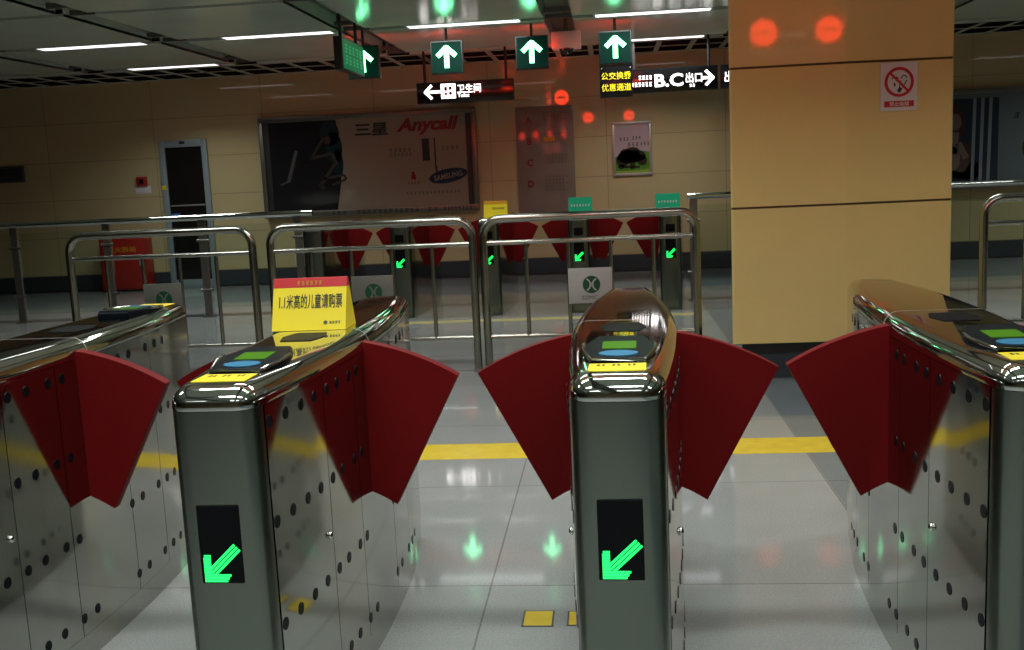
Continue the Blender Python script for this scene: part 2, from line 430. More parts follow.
# ------------------------------------------------------------------ fare gates
def hw(y):
    if y <= 1.34: return .098 + .052 * (1 - ((y - .8) / .8) ** 2)
    return .1259 + (.080 - .1259) * (y - 1.34) / .32
def right_side(y0, y1, n): return [(hw(y0 + (y1 - y0) * i / n), y0 + (y1 - y0) * i / n) for i in range(n + 1)]
def corner(): return [(.050 + .050 * math.cos(a), .028 + .050 * math.sin(a)) for a in [(-90 + 90 * k / 6) * PI / 180 for k in range(7)]]
R_HALF = corner() + right_side(.036, 1.34, 40) + [(.103, 1.50), (.080, 1.66)]
OUT = [(x, y) for x, y in R_HALF] + [(-x, y) for x, y in reversed(R_HALF)]
def normals(pts, closed):
    n = len(pts); out = []
    for i in range(n):
        a = Vector(pts[(i - 1) % n]) if (closed or i > 0) else Vector(pts[i]); b = Vector(pts[(i + 1) % n]) if (closed or i < n - 1) else Vector(pts[i])
        p = Vector(pts[i]); e0 = (p - a); e1 = (b - p)
        n0 = Vector((e0.y, -e0.x)).normalized() if e0.length > 1e-9 else None
        n1 = Vector((e1.y, -e1.x)).normalized() if e1.length > 1e-9 else None
        if n0 is None: m = n1
        elif n1 is None: m = n0
        else:
            m = (n0 + n1).normalized(); c = max(.4, m.dot(n0)); m = m / c
        out.append(m)
    return out
ON = normals(OUT, True)
def outline(d, z): return [(x + n.x * d, y + n.y * d, z) for (x, y), n in zip(OUT, ON)]
def shell(pts, t0, t1, z0, z1):
    """thin panel that follows an open outline"""
    ns = normals(pts, False); bm = bmesh.new()
    rows = []
    for d, z in ((t0, z0), (t1, z0), (t1, z1), (t0, z1)):
        rows.append([bm.verts.new((x + n.x * d, y + n.y * d, z)) for (x, y), n in zip(pts, ns)])
    for i in range(len(pts) - 1):
        for a in range(4):
            b = (a + 1) % 4; bm.faces.new((rows[a][i], rows[b][i], rows[b][i + 1], rows[a][i + 1]))
    bm.faces.new([r[0] for r in rows]); bm.faces.new([r[-1] for r in rows])
    return finish(bm, 'panel', True, 35)
def mirror(pts): return [(-x, y) for x, y in reversed(pts)]
def core_mesh():
    bm = bmesh.new(); loft(bm, [outline(-.003, .0), outline(-.003, .925)]); return finish(bm, 'gate_body')
def plinth_mesh():
    bm = bmesh.new(); loft(bm, [outline(.0, .0), outline(.0, .078)]); return finish(bm, 'plinth', True, 35)
ZS, ZT, RB = .922, .977, .047
def cap_mesh():
    bm = bmesh.new(); rings = [outline(-.004, ZS), outline(.004, ZS), outline(.005, ZS + .006)]
    for k in range(1, 9):
        a = PI / 2 * k / 8; rings.append(outline(.005 - RB * (1 - math.cos(a)), ZS + .006 + (ZT - ZS - .006) * math.sin(a)))
    loft(bm, rings); return finish(bm, 'top_cap', True, 50)
def cap_joint_mesh():
    y = .80; w = hw(y); bm = bmesh.new(); pr = [(w + .0055, ZS)]
    for k in range(0, 9):
        a = PI / 2 * k / 8; pr.append((w + .0058 - RB * (1 - math.cos(a)), ZS + .006 + (ZT - ZS - .006) * math.sin(a) + .0008))
    full = pr + [(-x, z) for x, z in reversed(pr)]
    for (x0, z0), (x1, z1) in zip(full, full[1:]):
        v = [bm.verts.new(p) for p in ((x0, y - .0025, z0), (x1, y - .0025, z1), (x1, y + .0025, z1), (x0, y + .0025, z0))]; bm.faces.new(v)
    return finish(bm, 'cap_joint')
def wing_mesh(s):
    R, r, zc = .838, .398, .123; pts = []
    for k in range(17):
        a = math.radians(7 + (31.2 - 7) * k / 16); pts.append((s * R * math.sin(a), zc + R * math.cos(a)))
    for k in range(13):
        a = math.radians(35.0 - (35.0 - 15) * k / 12); pts.append((s * r * math.sin(a), zc + r * math.cos(a)))
    bm = bmesh.new(); a_prism(bm, pts, .732, .770, 'y')
    es = [e for e in bm.edges if abs(e.verts[0].co.y - e.verts[1].co.y) < 1e-4]
    bmesh.ops.bevel(bm, geom=es, offset=.003, segments=2, affect='EDGES', profile=.5)
    return finish(bm, 'barrier_wing', True, 30)
def arrow_polys():
    """down-left arrow of LED strips on a display whose centre is x=0 and lower edge z=0"""
    P = []
    for k in range(10):   # head: rows of diodes
        z = .006 + k * .0066
        x1 = .010 + (z - .006) * .67 if z < .024 else -.027
        x0 = -.044 if z < .064 else -.044 + (z - .064) * 1.3
        P.append(rect(x0, x1, z, z + .0052))
    for d in (-.0085, 0, .0085): P.append(bar(-.026 + d * .7, .024 - d * .7 + .004, .038 + d * .7, .089 - d * .7, .0058))
    return P
def pod_mesh():
    # reader pod: hexagonal plan, low at the user's end and higher at the display end
    pl = [(-.064, .142), (.064, .142), (.088, .24), (.088, .29), (.058, .395), (-.058, .395), (-.088, .29), (-.088, .24)]
    def zt(y): return ZT + .007 + .012 * (y - .142) / .253
    bm = bmesh.new()
    c = Vector((0, .265))
    def sc(p, f): v = Vector(p) - c; return c + v * f
    rings = [[(p[0], p[1], ZT - .002) for p in pl]]
    for f, dz in ((1.0, -.006), (.97, 0.0), (.94, .0025)):
        rings.append([(sc(p, f).x, sc(p, f).y, zt(p[1]) + dz) for p in pl])
    loft(bm, rings); return finish(bm, 'card_reader', True, 25)
def sensor_mesh():
    bm = bmesh.new(); a_cyl(bm, (-.004, 0, 0), (.0015, 0, 0), .0150, 16); 
    for v in bm.verts: v.co.y *= .92; v.co.z *= 1.05
    return finish(bm, 'sensor_window')
def lock_mesh():
    bm = bmesh.new(); bmesh.ops.create_uvsphere(bm, u_segments=12, v_segments=8, radius=.011)
    for v in bm.verts: v.co.x *= .8
    return finish(bm, 'lock', True, 80)
YS_NEAR = [.055, .14, .228, .313, .40, .478, .58, .65]; YS_FAR = [.985, 1.065, 1.20, 1.28, 1.355]
TILT = math.radians(-1.5)

def gate(name, loc, label, group, reader='near', display='one', left=True, right=True, sensors='', tilt=-1.5):
    g = empty(name, loc, math.radians(tilt)); tag(g, label, 'fare gate', group)
    link('body', cached('core', core_mesh), M['gap'], g)
    link('plinth', cached('plinth', plinth_mesh), M['steel'], g)
    link('front_panel', cached('front', lambda: shell(mirror(corner() + [(.1008, .034)]) + (corner() + [(.1008, .034)])[1:], -.002, .004, .004, .9205)), M['front'], g)
    cuts = [.037, .372, .618, .982, 1.228]
    for k in range(4):
        rs = right_side(cuts[k] + .0015, cuts[k + 1] - .0015, 14)
        link('side_panel', cached(('sp', k, 1), lambda: shell(rs, -.002, .004, .082, .9205)), M['steel'], g)
        link('side_panel', cached(('sp', k, -1), lambda: shell(mirror(rs), -.002, .004, .082, .9205)), M['steel'], g)
    endp = right_side(1.2295, 1.34, 6) + [(.103, 1.50), (.080, 1.66)]
    link('end_panel', cached('end', lambda: shell(endp + mirror(endp), -.002, .004, .082, .9205)), M['steel'], g)
    c = link('top_cap', cached('cap', cap_mesh), M['chrome'], g)
    link('cap_joint', cached('capj', cap_joint_mesh), M['plate'], c)
    if right: link('barrier_wing', cached(('w', 1), lambda: wing_mesh(1)), M['wing'], g)
    if left: link('barrier_wing', cached(('w', -1), lambda: wing_mesh(-1)), M['wing'], g)
    if display:
        d = link('display', cached('disp', lambda: plate_mesh(-.0505, .0505, .517, .703)), M['screen'], g)
        a = link('led_arrow', cached('arr', lambda: arrow_mesh()), M['led'], d)
        a.location = (.002, -.0305, .515)
        if display == 'two':
            link('ticket_window', cached('disp2', lambda: plate_mesh(-.045, .045, .772, .850)), M['screen'], g)
    if reader:
        far = reader == 'far'
        rz = PI if far else 0; ro = (0, 1.66, 0) if far else (0, 0, 0)
        pod = link('card_reader', cached('pod', pod_mesh), M['pod'], g, ro, (0, 0, rz))
        sl = 0.0
        link('lcd', cached('lcd', lambda: tilted_box(-.041, .041, .238, .318, sl)), M['lcd'], pod)
        link('card_pad', cached('pad', lambda: tilted_disc(0, .190, .046, .030, sl)), M['blue'], pod)
        link('chrome_lip', cached('lip', lip_mesh), M['chrome'], pod)
        st = link('yellow_sticker', cached('stk', lambda: slab_mesh(-.065, .065, .036, .122, ZT, ZT + .0012)), M['yellow'], g, ro, (0, 0, rz))
        link('printed_marks', cached('stkm', lambda: marks_mesh()), M['ink'], st)
        link('card_slot', cached('slot', slot_mesh), M['gap'], g, ro, (0, 0, rz))
    for s in (1, -1):
        if ('r' if s > 0 else 'l') not in sensors: continue
        for z, yy in ((.877, YS_NEAR + YS_FAR), (.636, YS_NEAR + YS_FAR), (.382, YS_NEAR + YS_FAR), (.135, [.447, .527, .63, .705] + YS_FAR)):
            for y in yy:
                dx = (hw(y + .01) - hw(y - .01)) / .02
                link('sensor_window', cached('sens', sensor_mesh), M['hole'], g, (s * (hw(y) + .004), y, z), (0, 0, (0 if s > 0 else PI) - s * math.atan(dx)))
        link('lock', cached('lock', lock_mesh), M['chrome'], g, (s * (hw(.345) + .006), .345, .495))
    return g
def plate_mesh(x0, x1, z0, z1):
    bm = bmesh.new(); a_box(bm, x0, x1, -.029, -.020, z0, z1, .002, 1); return finish(bm, 'display')
def arrow_mesh():
    bm = bmesh.new()
    for p in arrow_polys(): a_prism(bm, p, 0, .002, 'y')
    bmesh.ops.recalc_face_normals(bm, faces=bm.faces)
    me = bpy.data.meshes.new('led_arrow'); bm.to_mesh(me); bm.free(); return me
def slab_mesh(x0, x1, y0, y1, z0, z1):
    bm = bmesh.new(); a_box(bm, x0, x1, y0, y1, z0, z1); return finish(bm, 'slab')
def marks_mesh():
    bm = bmesh.new()
    for x in (-.035, 0, .035):
        for p in glyph_polys(x - .012, .100, 2, .011, .016, seed=int(x * 1000) + 90): a_prism(bm, p, ZT + .0012, ZT + .0018, 'z')
    me = bpy.data.meshes.new('marks'); bm.to_mesh(me); bm.free(); return me
def pz(y): return ZT + .007 + .012 * (y - .142) / .253 + .0025
def tilted_box(x0, x1, y0, y1, s):
    bm = bmesh.new(); bot = [(x0, y0, pz(y0) - .004), (x1, y0, pz(y0) - .004), (x1, y1, pz(y1) - .004), (x0, y1, pz(y1) - .004)]
    loft(bm, [bot, [(x, y, z + .0055) for x, y, z in bot]]); return finish(bm, 'lcd')
def tilted_disc(cx, cy, rx, ry, s):
    bm = bmesh.new(); p = disc(cx, cy, rx, ry, 32)
    loft(bm, [[(x, y, pz(y) - .004) for x, y in p], [(x, y, pz(y) + .0015) for x, y in p]]); return finish(bm, 'card_pad')
def lip_mesh():
    bm = bmesh.new(); a_tube(bm, [(-.087, .29, ZT + .016), (-.0865, .24, ZT + .013), (-.062, .142, ZT + .005), (.062, .142, ZT + .005), (.0865, .24, ZT + .013), (.087, .29, ZT + .016)], .005, 10)
    return finish(bm, 'chrome_lip', True, 60)
def slot_mesh():
    bm = bmesh.new(); p = [(-.064, .665), (-.046, .59), (.046, .59), (.064, .665), (.046, .74), (-.046, .74)]
    loft(bm, [[(x, y, ZT - .004) for x, y in p], [(x, y, ZT + .0015) for x, y in p], [(x * .93, .665 + (y - .665) * .88, ZT + .0025) for x, y in p]]); return finish(bm, 'card_slot')

PT = .90
gate('fare_gate', (-2 * PT, 0, 0), 'steel fare gate cut by the frame, its card reader at the far end', 'near fare gates', reader='far', sensors='r', left=True)
gate('fare_gate', (-.909, 0, 0), 'steel fare gate carrying the big yellow tent sign', 'near fare gates', sensors='lr')
gate('fare_gate', (.004, 0, 0), 'steel fare gate seen head-on with both red wings spread', 'near fare gates', sensors='lr', tilt=-2.2)
gate('fare_gate', (PT + .008, 0, 0), 'steel fare gate in front of the tan pillar, one red wing in view', 'near fare gates', sensors='l', right=True)
FX = -.3075
FARL = ['far fare gate beside the glass railing end, blank steel front without display',
        'far fare gate with green arrow and no sign on its top',
        'far fare gate with green arrow and small yellow sign on top',
        'far fare gate with two wings and a small green sign on top',
        'last far fare gate towards the pillar, small green sign on top']
for i, k in enumerate((-3, -2, -1, 0, 1)):
    gate('fare_gate', (FX + k * PT, 8.0, 0), FARL[i], 'far fare gates', reader=None, display=None if i == 0 else 'two', left=i > 0, right=i < 4)

# ------------------------------------------------------------------ tent signs on the gates
def tent(name, loc, w, d, h, body, label, group, band=None, rz=0.0):
    t = empty(name, loc, rz); tag(t, label, 'sign', group)
    prism_o('board', M[body], t, [(-d / 2, 0), (d / 2, 0), (.006, h), (-.006, h)], -w / 2, w / 2, 'x')
    if band:
        def yy(z): return -d / 2 + (d / 2 - .006) * z / h
        pts = [(yy(h - band) - .0008, h - band), (yy(h) - .0008, h + .001), (.0068, h + .001), (d / 2 - (d / 2 - .006) * (h - band) / h + .0008, h - band)]
        prism_o('red_band', M['red'], t, pts, -w / 2 - .0006, w / 2 + .0006, 'x')
    return t
d, h = .13, .152
lean = math.atan((d / 2 - .006) / h)
t = tent('tent_sign', (-.914, .852, ZT + .001), .228, d, h, 'yellow', 'big yellow tent sign with red top band and black Chinese text', None, .026)
def on_face(z, out=.0012): return (-d / 2 + (d / 2 - .006) * z / h) - out
text_o('lettering', '1.1米高的儿童请购票', .03, M['ink'], t, (.004, on_face(.085), .085), (PI / 2 - lean, 0, 0), width=.196, height=.046, bold=.0002, depth=.0004)
multi_prism('band_lettering', M['orange'], t, glyph_polys(-.04, 0, 6, .0135, .013, seed=5), -.0006, .0006, 'y', (0, on_face(h - .0135, .0022), h - .0135), (-lean, 0, 0))
multi_prism('lettering', M['inkgrey'], t, [disc(.052, 0, .006, n=14)] + glyph_polys(.064, 0, 4, .009, .008, seed=9), -.0004, .0004, 'y', (0, on_face(.022), .022), (-lean, 0, 0))
for k, body, lb, sx in ((-1, 'yellow', 'small yellow tent sign with orange edge on a far gate', .05), (0, 'green', 'small green tent sign on the far gate between two red wings', .02), (1, 'green', 'small green tent sign on the far gate next to the pillar', 0.0)):
    dd, hh = .10, .16
    t = tent('tent_sign', (FX + k * PT + sx, 8.33, ZT + .001), .24, dd, hh, body, lb, 'small tent signs on the far gates')
    ln = math.atan((dd / 2 - .006) / hh)
    fy = lambda z: -dd / 2 + (dd / 2 - .006) * z / hh
    if body == 'yellow':
        prism_o('edge_band', M['orange'], t, [(fy(.128) - .001, .128), (fy(.16) - .001, .161), (.007, .161), (-fy(.128) + .001, .128)], -.1206, .1206, 'x')
        multi_prism('lettering', M['inkgrey'], t, glyph_polys(-.03, 0, 6, .021, .02, seed=21), -.0006, .0006, 'y', (0, fy(.085) - .001, .085), (-ln, 0, 0))
    else:
        multi_prism('lettering', M['white'], t, glyph_polys(-.10, 0, 7, .029, .022, seed=23 + k), -.0006, .0006, 'y', (0, fy(.08) - .001, .08), (-ln, 0, 0))

# ------------------------------------------------------------------ steel railing frames
def metro_logo(parent, y, zc, x, pm, r=.062):
    multi_prism('metro_emblem', M['logo'], parent, [disc(x, zc, r, n=36)], y - .002, y)
    P = []
    P += ring_polys(x - r * .84, zc, r * .62, r * .80, -1.15, 1.15, 16)
    P += ring_polys(x + r * .84, zc, r * .62, r * .80, PI - 1.15, PI + 1.15, 16)
    P += [rect(x - r * .1, x + r * .1, zc - r * .2, zc + r * .2)]
    multi_prism('emblem_lines', M[pm], parent, P, y - .0035, y - .002)
def frame_rail(x0, x1, label, panel=None, nb=4, panel_mat='platedim', y=5.05):
    t = empty('railing_frame', ((x0 + x1) / 2, y, 0)); tag(t, label, 'railing', 'steel railing frames')
    hwid = (x1 - x0) / 2; R = .12; H = 1.10
    path = [(-hwid, 0, 0), (-hwid, 0, H - R)] + [(-hwid + R - R * math.cos(a), 0, H - R + R * math.sin(a)) for a in [PI / 2 * k / 8 for k in range(1, 9)]]
    path += [(hwid - R + R * math.sin(a), 0, H - R + R * math.cos(a)) for a in [PI / 2 * k / 8 for k in range(0, 9)]] + [(hwid, 0, 0)]
    bm = bmesh.new(); a_tube(bm, path, .029, 14); link('outer_tube', finish(bm, 'outer_tube', True, 60), M['tube'], t)
    bm = bmesh.new(); a_cyl(bm, (-hwid, 0, .93), (hwid, 0, .93), .017); link('cross_bar', finish(bm, 'cross_bar', True, 60), M['tube'], t)
    bm = bmesh.new(); a_cyl(bm, (-hwid, 0, .255), (hwid, 0, .255), .015); link('cross_bar', finish(bm, 'cross_bar', True, 60), M['tube'], t)
    for k in range(nb):
        x = -hwid + 2 * hwid * (k + 1) / (nb + 1)
        bm = bmesh.new(); a_cyl(bm, (x, 0, .255), (x, 0, .93), .0145); link('baluster', finish(bm, 'baluster', True, 60), M['tube'], t)
    for s in (-1, 1):
        bm = bmesh.new(); a_cyl(bm, (s * hwid, 0, 0), (s * hwid, 0, .012), .033, 20); a_cyl(bm, (s * hwid, 0, .012), (s * hwid, 0, .03), .029, 20)
        link('floor_flange', finish(bm, 'floor_flange', True, 40), M['chrome'], t)
    if panel:
        xa = -hwid + 2 * hwid * 2 / (nb + 1); xb = -hwid + 2 * hwid * 3 / (nb + 1)
        p = box_o('emblem_plate', M[panel_mat], t, xa - .005, xb + .005, -.026, -.016, .48, .73, .002)
        metro_logo(p, -.026, .612, (xa + xb) / 2 + .008, panel_mat)
        text_o('lettering', 'SZMC', .04, M['inkgrey'], p, ((xa + xb) / 2 - .005, -.0265, .52), width=.11, height=.028, depth=.0005)
    return t
frame_rail(-3.985, -2.59, 'steel railing frame in front of the red floor cabinet', True)
frame_rail(-2.455, -.975, 'steel railing frame just behind the big yellow tent sign', True)
frame_rail(-.895, .60, 'steel railing frame directly behind the head-on fare gate', True, panel_mat='plateb')
frame_rail(2.53, 3.9, 'steel railing frame seen past the pillar over the cropped gate', None)

# ------------------------------------------------------------------ glass balustrades in line with the far gates
def balustrade(x0, x1, posts, label):
    y = 8.62; t = empty('glass_balustrade', ((x0 + x1) / 2, y, 0)); tag(t, label, 'balustrade'); cx = (x0 + x1) / 2
    bm = bmesh.new(); a_cyl(bm, (x0 - cx, 0, 1.09), (x1 - cx, 0, 1.09), .032, 18); link('handrail', finish(bm, 'handrail', True, 60), M['chrome'], t)
    for px in posts:
        bm = bmesh.new(); a_box(bm, px - cx - .042, px - cx + .042, -.012, .012, 0, 1.07, .003, 1); a_box(bm, px - cx - .06, px - cx + .06, -.05, .05, 0, .012)
        p = link('post', finish(bm, 'post', True, 30), M['post'], t)
        for z in (.84, .30):
            bm = bmesh.new(); a_cyl(bm, (px - cx - .068, 0, z), (px - cx + .068, 0, z), .017, 12)
            link('glass_clamp', finish(bm, 'glass_clamp', True, 60), M['frame'], p)
    for a, b in zip(posts[:-1], posts[1:]):
        lo, hi = min(a, b), max(a, b)
        box_o('glass_pane', M['glass'], t, lo - cx + .055, hi - cx - .055, -.004, .004, .10, 1.0)
balustrade(-9.7, -3.17, [-9.65, -8.6, -7.60, -6.57, -5.50, -4.41, -3.34], 'steel and glass balustrade running to the blank far gate')
balustrade(.81, 6.2, [.87, 2.0, 3.0, 4.35, 5.4], 'steel and glass balustrade passing behind the tan pillar')

# ------------------------------------------------------------------ hanging arrow signs
def up_arrow(): 
    P = [bar(0, .10, -.094, .012, .046), bar(0, .10, .094, .012, .046), rect(-.024, .024, -.105, .085), [(-.035, .085), (.035, .085), (0, .122)]]
    return P
def mesh_of(polys, d0, d1):
    bm = bmesh.new()
    for p in polys: a_prism(bm, p, d0, d1, 'y')
    bmesh.ops.recalc_face_normals(bm, faces=bm.faces)
    me = bpy.data.meshes.new('m'); bm.to_mesh(me); bm.free(); return me
def arrow_sign(x, y, label, group, board=False, zc=2.612):
    t = empty('arrow_sign', (x, y, zc)); tag(t, label, 'sign', group)
    def hb():
        bm = bmesh.new(); a_box(bm, -.165, .165, -.04, .04, -.165, .165, .006, 2); return finish(bm, 'housing', True, 30)
    link('housing', cached('as_h', hb), M['blackm'], t)
    link('green_face', cached('as_f', lambda: mesh_of([rect(-.152, .152, -.152, .152)], -.043, -.040)), M['ledface'], t)
    link('arrow', cached('as_a', lambda: mesh_of(up_arrow(), -.046, -.043)), M['ledbig'], t)
    link('no_entry_disc', cached('as_r', lambda: mesh_of(ring_polys(0, 0, .065, .12) + [rect(-.06, .06, .018, .06), rect(-.06, .06, -.06, -.018)], .040, .045)), M['ledred'], t)
    def rod():
        bm = bmesh.new(); a_cyl(bm, (0, 0, .16), (0, 0, 3.0 - zc), .014, 10); return finish(bm, 'rod', True, 60)
    link('hanger_rod', cached(('as_rod', zc), rod), M['blackm'], t)
    if board:
        b = box_o('notice_board', M['black'], t, -.165, .165, -.03, .03, -.49, -.172, .004)
        b['label'] = 'black board with two lines of yellow Chinese text'
        text_o('lettering', '公交换乘', .08, M['signyellow'], b, (0, -.0312, -.275), width=.30, height=.075, bold=.0012)
        text_o('lettering', '优惠通道', .08, M['signyellow'], b, (0, -.0312, -.390), width=.30, height=.075, bold=.0012)
        for s in (-1, 1):
            bm = bmesh.new(); a_cyl(bm, (s * .145, -.034, -.198), (s * .145, -.029, -.198), .008, 10); link('bolt', finish(bm, 'bolt'), M['plate'], b)
ASL = ['lit green up-arrow sign partly hidden by the edge-on exit sign', 'lit green up-arrow sign hanging above the toilet direction sign',
       'lit green up-arrow sign hanging beside the dome camera', 'lit green up-arrow sign with a black and yellow notice board below']
for i, x in enumerate((-2.47, -1.60, -.728, .115)):
    arrow_sign(x, 8.5, ASL[i], 'arrow signs above the far gates', i == 3)
for x in (-1.33, -.43, .55, 1.545, 2.16):
    arrow_sign(x, .75, 'hanging arrow sign above the near fare gates with red disc on its back', 'arrow signs above the near gates', zc=2.64)

# exit sign seen nearly edge-on
t = empty('exit_sign', (-2.43, 7.72, 2.43)); tag(t, 'green exit sign hung edge-on beside the first up-arrow sign', 'sign')
box_o('housing', M['blackm'], t, -.04, .04, -.42, .42, 0, .30, .005)
box_o('lit_face', M['exitgreen'], t, .040, .045, -.405, .405, .015, .285)
bm = bmesh.new()
for r0, zc in ((1, .20), (2, .10)):
    for p in glyph_polys(-.34, zc, 5, .14, .075, seed=40 + r0): a_prism(bm, p, .045, .0465, 'x')
me = bpy.data.meshes.new('pictograms'); bm.to_mesh(me); bm.free(); link('lettering', me, M['exitmark'], t)
for y in (-.30, .30):
    bm = bmesh.new(); a_cyl(bm, (0, y, .295), (0, y, .60), .016, 10); link('hanger_rod', finish(bm, 'rod', True, 60), M['blackm'], t)

# dome camera
t = empty('dome_camera', (-.385, 8.75, 2.60)); tag(t, 'white dome camera housing hanging from the ceiling between two arrow signs', 'camera')
box_o('housing', M['camwhite'], t, -.15, .15, -.12, .12, .06, .225, .008)
bm = bmesh.new(); bmesh.ops.create_uvsphere(bm, u_segments=24, v_segments=12, radius=.075)
for v in bm.verts: v.co.z = min(v.co.z, .0) * .85 + .06
link('dome', finish(bm, 'dome', True, 60), M['black'], t)
bm = bmesh.new(); a_cyl(bm, (0, 0, .22), (0, 0, .50), .022, 12); link('hanger_rod', finish(bm, 'rod', True, 60), M['channel'], t)

# ------------------------------------------------------------------ hanging direction signs
def dir_sign(x0, x1, z0, z1, y, rods, label):
    t = empty('direction_sign', ((x0 + x1) / 2, y, z0)); tag(t, label, 'sign', 'hanging direction signs')
    hwid = (x1 - x0) / 2; box_o('housing', M['black'], t, -hwid, hwid, -.06, .06, 0, z1 - z0, .006)
    for r in rods:
        bm = bmesh.new(); a_cyl(bm, (r - (x0 + x1) / 2, 0, z1 - z0 - .002), (r - (x0 + x1) / 2, 0, 3.02 - z0), .018, 10); link('hanger_rod', finish(bm, 'rod', True, 60), M['blackm'], t)
    return t, (x0 + x1) / 2
Y = 10.5
t, cx = dir_sign(-2.29, -1.10, 2.295, 2.545, Y, (-2.19, -1.19), 'black hanging sign with white arrow and toilet lettering')
def arrow_h(xt, zc, L, hgt, w, s):  # horizontal arrow, tip at xt pointing s
    return [bar(xt - s * .01, zc, xt - s * L, zc, w), bar(xt, zc - w * .12, xt - s * hgt * .55, zc + hgt / 2, w), bar(xt, zc + w * .12, xt - s * hgt * .55, zc - hgt / 2, w)]
multi_prism('arrow', M['signlit'], t, arrow_h(-2.19 - cx, .135, .20, .16, .032, -1), -.063, -.060)
px = -1.905 - cx
multi_prism('pictogram', M['signlit'], t, [rect(px - .085, px - .065, .05, .225), rect(px + .075, px + .095, .05, .225), rect(px - .07, px + .08, .05, .066), rect(px - .07, px + .08, .209, .225),
            rect(px - .065, px - .045, .066, .209), rect(px - .008, px + .012, .066, .209), rect(px + .05, px + .075, .066, .209), rect(px - .05, px + .06, .066, .09), rect(px - .05, px + .06, .19, .209),
            rect(px - .05, px - .01, .12, .14), rect(px + .01, px + .055, .13, .15)], -.063, -.060)
text_o('lettering', '卫生间', .12, M['signlit'], t, (-1.645 - cx, -.0612, .158), width=.29, height=.105, bold=.0012)
text_o('lettering', 'Toilet', .06, M['signlit'], t, (-1.715 - cx, -.0612, .080), width=.14, height=.045, bold=.0006)
t, cx = dir_sign(.02, 1.335, 2.285, 2.565, Y, (.35, 1.235), 'black hanging sign with white B.C exit lettering and arrow')
text_o('lettering', 'B.C', .2, M['signlit'], t, (.76 - cx, -.0612, .135), width=.335, height=.15, bold=.005)
text_o('lettering', '出口', .1, M['signlit'], t, (1.055 - cx, -.0612, .150), width=.19, height=.115, bold=.001)
multi_prism('lettering', M['signlit'], t, glyph_polys(.40 - cx, .178, 4, .042, .045, .15, 61), -.063, -.060)
multi_prism('lettering', M['signlit'], t, glyph_polys(.27 - cx, .100, 7, .042, .045, .15, 62), -.063, -.060)
multi_prism('lettering', M['signlit'], t, glyph_polys(1.0 - cx, .06, 2, .035, .03, .15, 63), -.063, -.060)
multi_prism('arrow', M['signlit'], t, arrow_h(1.285 - cx, .14, .14, .17, .032, 1), -.063, -.060)

t, cx = dir_sign(1.37, 2.6, 2.29, 2.565, Y, (1.7, 2.4), 'black hanging sign almost wholly hidden by the pillar, sliver of white lettering')
text_o('lettering', '出口', .1, M['signlit'], t, (1.53 - cx, -.0612, .135), width=.23, height=.13, bold=.001)
# ------------------------------------------------------------------ things on and before the far wall
YW = YB
# big advertising light box, unlit
t = empty('advertising_board', (-3.27, YW, .93)); tag(t, 'large dim phone advertisement in a steel frame on the far wall', 'advertisement')
bm = bmesh.new()
a_box(bm, -1.51, 1.51, -.11, 0, 0, .085, .008); a_box(bm, -1.51, 1.51, -.11, 0, 1.315, 1.385, .008); a_box(bm, -1.51, -1.445, -.11, 0, .08, 1.32, .008); a_box(bm, 1.445, 1.51, -.11, 0, .08, 1.32, .008)
link('frame', finish(bm, 'frame', True, 30), M['frame'], t)
box_o('picture_panel', M['adback'], t, -1.45, 1.45, -.075, -.02, .08, 1.32)
for s in (-1, 1): box_o('side_bar', M['blackm'], t, s * 1.41 - .04, s * 1.41 + .04, -.085, -.07, .085, 1.315)
def art(name, m, polys, k=0): return multi_prism(name, M[m], t, polys, -.0765 - .0012 * k, -.0752 - .0010 * k)
art('dark_backdrop', 'addark', [[(-1.38, .09), (-.47, .09), (-.40, .45), (-.36, .9), (-.42, 1.31), (-1.38, 1.31)]])
art('figure_hair', 'adhair', [disc(-.52, 1.13, .14, .17, 20), disc(-.47, .93, .12, .22, 20), disc(-.42, .72, .07, .2, 16)], 1)
sk = [bar(-.60, 1.08, -.80, .80, .035), bar(-.82, .80, -.50, .86, .045), bar(-.50, .86, -.44, .70, .05), bar(-.46, .72, -.70, .42, .05), bar(-.70, .44, -.64, .38, .05), bar(-.66, .52, -.35, .56, .035), bar(-.35, .56, -.32, .50, .035), bar(-.33, .50, -.52, .43, .03), disc(-.55, 1.04, .045, .06, 14)]
art('figure', 'adskin', sk, 2)
art('light_streak', 'inkgrey', [bar(-1.0, .92, -1.14, .50, .045), bar(-1.14, .50, -1.26, .46, .02)], 1)
art('dark_plinth', 'addark', [rect(-.80, -.60, .09, .30)], 1)
text_o('lettering', '三星', .3, M['adink'], t, (.07, -.077, 1.16), width=.46, height=.17, bold=.010)
text_o('brand_lettering', 'Anycall', .3, M['adred'], t, (.85, -.077, 1.17), width=.86, height=.235, bold=.013, shear=.28)
art('phone_picture', 'adink', [rect(.76, .86, .70, 1.0), rect(.925, .945, .60, 1.0), rect(.93, .955, .50, .62)])
art('lettering', 'inkgrey', glyph_polys(.30, .86, 5, .065, .05, seed=71))
art('lettering', 'inkgrey', glyph_polys(.30, .80, 6, .055, .04, seed=72))
art('lettering', 'inkgrey', glyph_polys(1.02, .86, 4, .065, .05, seed=73))
art('lettering', 'inkgrey', glyph_polys(.50, .27, 14, .055, .035, seed=74))
art('torch_emblem', 'adred', [bar(.60, .46, .62, .56, .035), bar(.64, .45, .63, .52, .03)] + glyph_polys(.53, .41, 4, .045, .03, seed=75))
el = [(1.10 + .27 * math.cos(a) * math.cos(.16) - .095 * math.sin(a) * math.sin(.16), .485 + .27 * math.cos(a) * math.sin(.16) + .095 * math.sin(a) * math.cos(.16)) for a in [2 * PI * k / 36 for k in range(36)]]
art('oval_emblem', 'adblue', [el])
